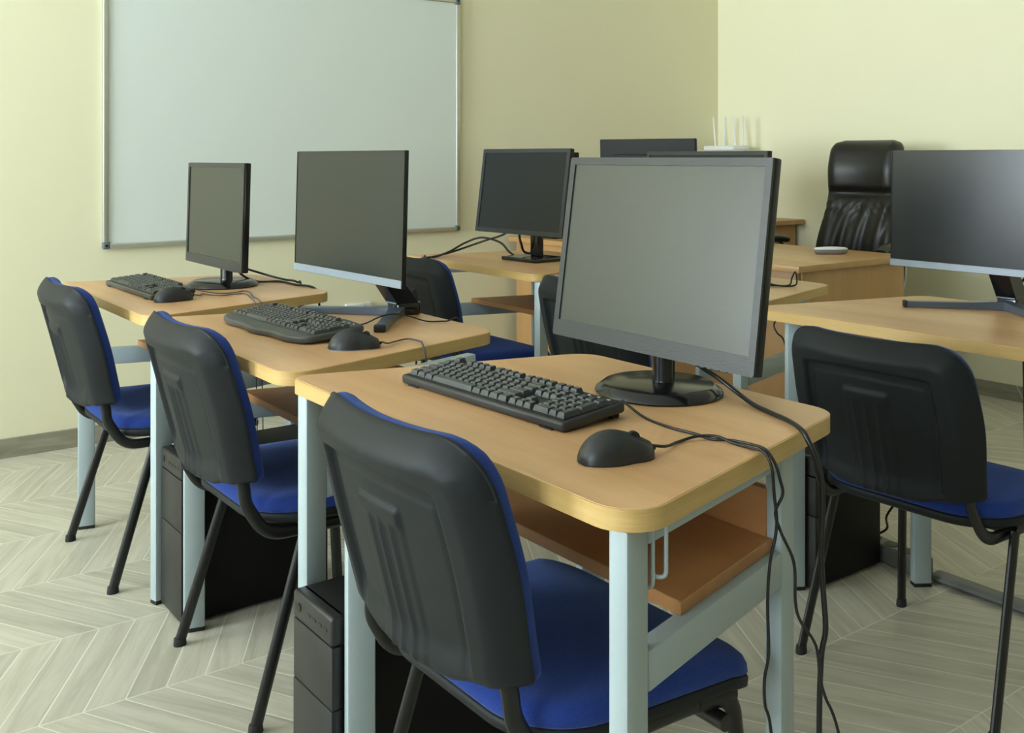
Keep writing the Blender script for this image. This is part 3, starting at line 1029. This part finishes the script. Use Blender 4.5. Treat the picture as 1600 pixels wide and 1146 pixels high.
t = thing('presenter_remote', 'small white-topped grey remote lying on the teacher desk corner', 'remote', (3.70, 2.68, TZ), R(-34))
prof = lambda sc, z: [(.075 * sc * math.cos(a), .027 * sc * math.sin(a) * (1 + .12 * math.cos(a)), z) for a in [2 * PI * k / 28 for k in range(28)]]
MB().loops([prof(.80, .0005), prof(.93, .004), prof(1.0, .014), prof(.99, .020)]).build('body', M['greyplastic'], t, smooth=60)
tag(MB().loops([prof(.985, .0202), prof(.96, .025), prof(.8, .029), prof(.4, .031)]).build('top_cover', M['white'], t, smooth=60), 'white upper cover')

# executive chair
t = thing('office_chair', 'high-backed black leather executive chair behind the teacher desk', 'chair', (4.10, 2.945, 0), R(186))
nu, nv = 45, 61
BH = .74
def ow(v):
    W = .228 - .040 * ss(.10, .42, v)
    r = .06
    if v > BH - r:
        dv = min(r, v - (BH - r)); W = W - r + math.sqrt(max(0, r * r - dv * dv)) * 1.0
    return W
def op(u, v, n):
    ln = R(9)
    bend = .16 * (v - .30) ** 2 - .02
    return Vector((-.235 - math.sin(ln) * v + n + .06 * (u / .25) ** 2 + bend * .3, u, .52 + v * math.cos(ln)))
def ofront(i, j):
    s = -1 + 2 * i / (nu - 1); v = BH * j / (nv - 1); W = ow(v); u = s * W
    d = min(W - abs(u), BH - v + .002)
    h = .075 * math.sqrt(max(0, 1 - (1 - min(1, d / .07)) ** 2))
    h -= .026 * math.exp(-((v - .475) / .022) ** 2) * ss(.20, .14, abs(u))         # crease under the head roll
    h += .022 * math.exp(-((v - .60) / .09) ** 2) + .024 * math.exp(-((v - .28) / .12) ** 2)
    g = ss(.10, .16, v) * ss(.46, .40, v)
    h += .0045 * g * (math.sin(u * 62 + 3 * math.sin(v * 9)) + .6 * math.sin(u * 118 - v * 22)) * ss(.23, .15, abs(u))
    h += .006 * ss(.30, .44, v) * g * math.sin((abs(u) + v) * 150)
    return op(u, v, h)
def orear(i, j):
    s = -1 + 2 * i / (nu - 1); v = BH * j / (nv - 1); W = ow(v); u = s * W
    d = min(W - abs(u), BH - v)
    return op(u, v, -.035 * math.sqrt(max(0, 1 - (1 - min(1, d / .05)) ** 2)))
MB().shell(ofront, orear, nu, nv).build('backrest', M['leather'], t, smooth=70)
sp = round_poly([(.26, -.26), (.26, .26), (-.24, .24), (-.24, -.24)], .09, 8)
sc_ = lambda k, z: [(x * k, y * k, z) for x, y in sp]
MB().loops([sc_(.93, .40), sc_(1, .43), sc_(1.01, .48), sc_(.97, .515), sc_(.85, .53), sc_(.4, .532)]).build('seat', M['leather'], t, smooth=70)
for s in (-1, 1):
    b = MB()
    b.sweep(spline([(.15, s * .30, .46), (.17, s * .315, .60), (.10, s * .315, .735), (-.03, s * .315, .735), (-.07, s * .305, .62), (-.06, s * .285, .515)], 6), .014, .010, 12, ref=(0, 1, 0))
    a = b.build('armrest', M['chrome'], t)
    MB().sweep(spline([(.165, s * .315, .742), (.12, s * .315, .762), (.03, s * .315, .768), (-.07, s * .315, .755)], 6), .028, .017, 16, ref=(0, 1, 0)).build('arm_pad', M['leather'], a)
MB().cyl((0, 0, .10), (0, 0, .40), .026).build('gas_column', M['chrome'], t)
for k in range(5):
    a = 2 * PI * k / 5
    e = (math.cos(a) * .30, math.sin(a) * .30)
    lg = MB().sweep([(e[0] * .05, e[1] * .05, .12), (e[0], e[1], .085)], .026, .018, 12, ref=(0, 0, 1), r_end=.016).build('base_arm', M['tube'], t)
    MB().cyl((e[0] - math.sin(a) * .02, e[1] + math.cos(a) * .02, .03), (e[0] + math.sin(a) * .02, e[1] - math.cos(a) * .02, .03), .03).cyl((e[0], e[1], .04), (e[0], e[1], .085), .008).build('caster', M['foot'], lg)

# side table along the right wall
t = thing('side_table', 'beech wood side table against the right wall, left of the leather chair', 'table', (4.42, 3.66, 0))
MB().box((.195, .33, .797), (.39, .66, .025), .002).build('tabletop', M['tdesk'], t)
for yy in (.06, .60):
    MB().box((.20, yy, .392), (.34, .02, .784), .001).build('side_panel', M['tdesk'], t)
MB().box((.36, .33, .5), (.018, .52, .56), .001).build('back_panel', M['tdesk'], t)

# shelf in the corner carrying the router
t = thing('wall_shelf', 'small white corner shelf on the right wall under the router', 'shelf', (X1, 4.10, 1.19))
MB().box((-.13, 0, .008), (.26, .40, .016), .002).build('board', M['white'], t)
for yy in (-.14, .14): MB().box((-.09, yy, -.04), (.18, .012, .08), .002).build('bracket', M['white'], t)
t = thing('wifi_router', 'white router with four upright antennas in the room corner', 'router', (4.66, 4.115, 1.206), R(-8))
MB().box((0, 0, .016), (.13, .27, .028), .008, 3).build('body', M['white'], t)
for yy, lean in ((.125, .10), (.045, -.04), (-.060, .16), (-.122, .0)):
    MB().sweep([(.02, yy, .028), (.02, yy + lean * .17, .205)], .0075, .0045, 10, ref=(0, 1, 0), r_end=.006).build('antenna', M['white'], t)

# ----------------------------------------------------------------- power strip and floor duct
t = thing('power_strip', 'grey power strip with round sockets on the floor behind the right tower', 'power strip', (2.622, 1.745, 0), R(-98))
MB().box((0, 0, .026), (.36, .055, .052), .006, 3).build('body', M['strip'], t)
for k in range(5): MB().cyl((-.13 + .063 * k, 0, .0515), (-.13 + .063 * k, 0, .0535), .021, seg=24).build('socket', M['port'], t)
t = tag(MB().sweep([(2.607, 1.545, .012), (2.600, 1.0, .012), (2.60, .2, .012)], .030, .0125, 16, ref=(1, 0, 0)).build('cable_duct', M['duct']), 'grey half-round cable duct on the floor at the lower right', 'cable duct')


# ----------------------------------------------------------------- cables
def cable(name, label, pts, r=.0022, mat='cable', n=6, plug=None):
    o = MB().sweep(spline(pts, n), r, seg=8).build(name, M[mat], smooth=80)
    tag(o, label, 'cable', 'black desk cables')
    return o


Zc = .7525
cable('mouse_cable', 'thin black cable from the foreground mouse, hanging over the right edge of the desk',
      [(.999, 1.016, .764), (1.030, 1.020, .757), (1.072, 1.037, Zc), (1.105, 1.032, Zc + .0035), (1.125, 1.012, Zc + .0045), (1.130, .985, Zc), (1.128, .950, Zc + .001), (1.126, .925, .7535), (1.126, .912, .735), (1.1265, .9085, .700), (1.129, .906, .665), (1.127, .907, .640), (1.120, .910, .607), (1.117, .912, .552), (1.118, .911, .481), (1.113, .914, .446), (1.114, .914, .41), (1.121, .909, .37), (1.13, .90, .2), (1.14, .88, .03), (1.18, .80, .004), (1.30, .70, .004)])
cable('keyboard_cable', 'thin black cable from the straight keyboard, twisted with the mouse cable',
      [(1.140, 1.230, .765), (1.128, 1.165, Zc), (1.118, 1.10, Zc), (1.122, 1.050, Zc), (1.120, 1.018, Zc), (1.135, .995, Zc + .001), (1.140, .960, Zc + .002), (1.137, .932, .754), (1.138, .916, .738), (1.140, .909, .717), (1.142, .906, .697), (1.1345, .9125, .672), (1.140, .908, .645), (1.156, .898, .601), (1.158, .897, .547), (1.163, .893, .521), (1.181, .880, .485), (1.185, .876, .441), (1.191, .872, .414), (1.206, .861, .364), (1.23, .84, .2), (1.25, .82, .03), (1.30, .78, .004), (1.42, .74, .004)])
cable('monitor_cable', 'thick black cable running from the big monitor over the desk corner to the floor',
      [(1.290, 1.235, .845), (1.312, 1.228, .808), (1.340, 1.200, .781), (1.342, 1.155, .761), (1.325, 1.110, .7548), (1.308, 1.065, .7545), (1.284, 1.005, .7555), (1.258, .963, .7555), (1.252, .948, .746), (1.255, .936, .722), (1.262, .931, .690), (1.264, .930, .641), (1.262, .931, .574), (1.265, .929, .517), (1.267, .927, .465), (1.262, .931, .423), (1.260, .933, .313), (1.26, .93, .15), (1.27, .92, .03), (1.33, .86, .006), (1.5, .82, .006)], .0042)
cable('monitor_cable', 'black cable curling on the far left desk behind the round-based monitor, the front one',
      [(1.225, 3.16, .83), (1.26, 3.18, .785), (1.325, 3.20, .754), (1.385, 3.16, .754), (1.392, 3.05, .754), (1.412, 2.95, .750), (1.418, 2.93, .70), (1.42, 2.93, .45), (1.43, 2.94, .01), (1.5, 2.97, .006)], .0038)
cable('monitor_cable', 'black cable arching behind the far left monitor, the rear one',
      [(1.225, 3.23, .83), (1.29, 3.27, .80), (1.36, 3.29, .775), (1.40, 3.26, .760), (1.418, 3.19, .7545), (1.430, 3.12, .752), (1.435, 3.10, .72), (1.44, 3.10, .40), (1.45, 3.10, .01), (1.55, 3.12, .006)], .0038)
cable('mouse_cable', 'thin grey cable of the far left mouse winding in front of the round base',
      [(1.020, 2.940, .764), (1.050, 2.975, .755), (1.075, 3.02, Zc), (1.085, 2.985, Zc), (1.11, 2.95, Zc), (1.145, 2.955, Zc), (1.18, 2.945, Zc), (1.16, 2.85, Zc), (1.135, 2.765, .7535), (1.130, 2.745, .735), (1.13, 2.742, .60), (1.16, 2.74, .02), (1.30, 2.72, .004)], .0016, 'cablegrey')
cable('keyboard_cable', 'thin grey cable of the far left keyboard leading to the desk edge',
      [(1.060, 3.06, .766), (1.085, 3.05, .757), (1.12, 3.00, Zc), (1.16, 2.99, Zc), (1.20, 3.01, Zc), (1.205, 2.97, Zc), (1.175, 2.87, Zc), (1.155, 2.775, .7535), (1.150, 2.752, .735), (1.15, 2.748, .60), (1.18, 2.75, .02), (1.32, 2.75, .004)], .0016, 'cablegrey')
cable('mouse_cable', 'grey cable arching from the middle desk mouse over the table edge',
      [(1.090, 1.944, .763), (1.105, 1.945, .758), (1.140, 1.972, .7545), (1.178, 1.982, .7545), (1.185, 1.940, .7545), (1.170, 1.905, .7535), (1.166, 1.888, .738), (1.166, 1.884, .70), (1.17, 1.885, .45), (1.19, 1.89, .02), (1.30, 1.90, .004)], .0019, 'cablegrey')
cable('keyboard_cable', 'thin black cable running past the V foot of the middle desk monitor',
      [(1.118, 2.30, .766), (1.150, 2.26, .754), (1.195, 2.232, Zc), (1.235, 2.213, .770), (1.270, 2.200, .7755), (1.305, 2.188, .768), (1.345, 2.17, .754), (1.39, 2.15, Zc), (1.425, 2.14, .748), (1.43, 2.14, .60), (1.44, 2.15, .02), (1.5, 2.16, .004)], .0018)
cable('monitor_cable', 'black cable looping left from the square-based monitor, the higher loop',
      [(2.475, 3.30, .90), (2.500, 3.42, .845), (2.46, 3.50, .815), (2.41, 3.55, .790), (2.34, 3.585, .765), (2.25, 3.56, .756), (2.19, 3.53, .755), (2.10, 3.50, .755), (2.208, 3.47, .7555)][:7] + [(2.19, 3.58, .745), (2.188, 3.59, .70), (2.18, 3.6, .3), (2.2, 3.62, .006)], .0045)
cable('monitor_cable', 'black cable looping left from the square-based monitor, the lower loop down to its base',
      [(2.500, 3.34, .757), (2.50, 3.39, .775), (2.485, 3.43, .810), (2.44, 3.50, .828), (2.39, 3.55, .805), (2.32, 3.56, .772), (2.24, 3.54, .757), (2.20, 3.55, .752), (2.192, 3.56, .72), (2.19, 3.57, .3), (2.21, 3.55, .006)], .0045)
cable('monitor_cable', 'short black plug cable dangling beside the pole of the square-based monitor',
      [(2.470, 3.27, .880), (2.470, 3.275, .845), (2.475, 3.27, .815), (2.50, 3.28, .78), (2.53, 3.25, .7745)], .0050)
cable('monitor_cable', 'thin dark cable making a small loop by the hidden second-row monitor',
      [(2.56, 2.17, .81), (2.60, 2.13, .765), (2.63, 2.09, .754), (2.665, 2.065, .756), (2.685, 2.075, .775), (2.690, 2.085, .795), (2.68, 2.09, .775), (2.66, 2.085, .755), (2.62, 2.11, .7535), (2.57, 2.16, .7545)], .0026)
cable('monitor_cable', 'black cable hanging behind the neck of the right-edge monitor, the left one',
      [(2.640, 1.385, .90), (2.795, 1.437, .845), (2.789, 1.441, .802), (2.783, 1.446, .767), (2.79, 1.44, .7545), (2.815, 1.43, .753), (2.83, 1.42, .72), (2.83, 1.41, .3), (2.82, 1.4, .006)], .0042)
cable('monitor_cable', 'black cable curving behind the neck of the right-edge monitor, the right one',
      [(2.645, 1.35, .90), (2.80, 1.385, .850), (2.795, 1.405, .822), (2.785, 1.420, .792), (2.79, 1.415, .757), (2.815, 1.395, .755), (2.832, 1.385, .72), (2.835, 1.38, .3), (2.83, 1.37, .006)], .0042)
cable('desk_cable', 'thin black cable drooping below the left end of the right-edge desk',
      [(2.24, 1.800, .7215), (2.225, 1.795, .705), (2.228, 1.785, .685), (2.25, 1.780, .66), (2.29, 1.79, .55), (2.33, 1.79, .36)], .0022)
cable('tower_cable', 'black cables looping low behind the right tower near the power strip',
      [(2.572, 1.73, .22), (2.62, 1.70, .215), (2.655, 1.685, .19), (2.64, 1.72, .12), (2.61, 1.70, .095), (2.622, 1.75, .056)], .0035)
cable('tower_cable', 'thin black cable looping behind the tower of the foreground desk',
      [(1.195, 1.66, .28), (1.235, 1.65, .275), (1.26, 1.62, .20), (1.25, 1.60, .05), (1.28, 1.58, .004), (1.35, 1.55, .004)], .0025)

# ----------------------------------------------------------------- camera
F = 1582.0; HOR = 246.0; CAMZ = 1.166
cam = bpy.data.cameras.new('camera')
co = bpy.data.objects.new('camera', cam); C.objects.link(co)
cam.sensor_width = 36; cam.lens = F / 1600 * 36
cam.shift_y = -(1146 / 2 - HOR) / 1600
cam.clip_start = .05
co.location = (0, 0, CAMZ)
co.rotation_euler = (R(90), 0, R(-36.6))
sc = bpy.context.scene
sc.camera = co
sc.view_settings.view_transform = 'Standard'
sc.view_settings.look = 'None'
sc.view_settings.gamma = 1
sc.view_settings.use_curve_mapping = False
sc.view_settings.exposure = 0.25
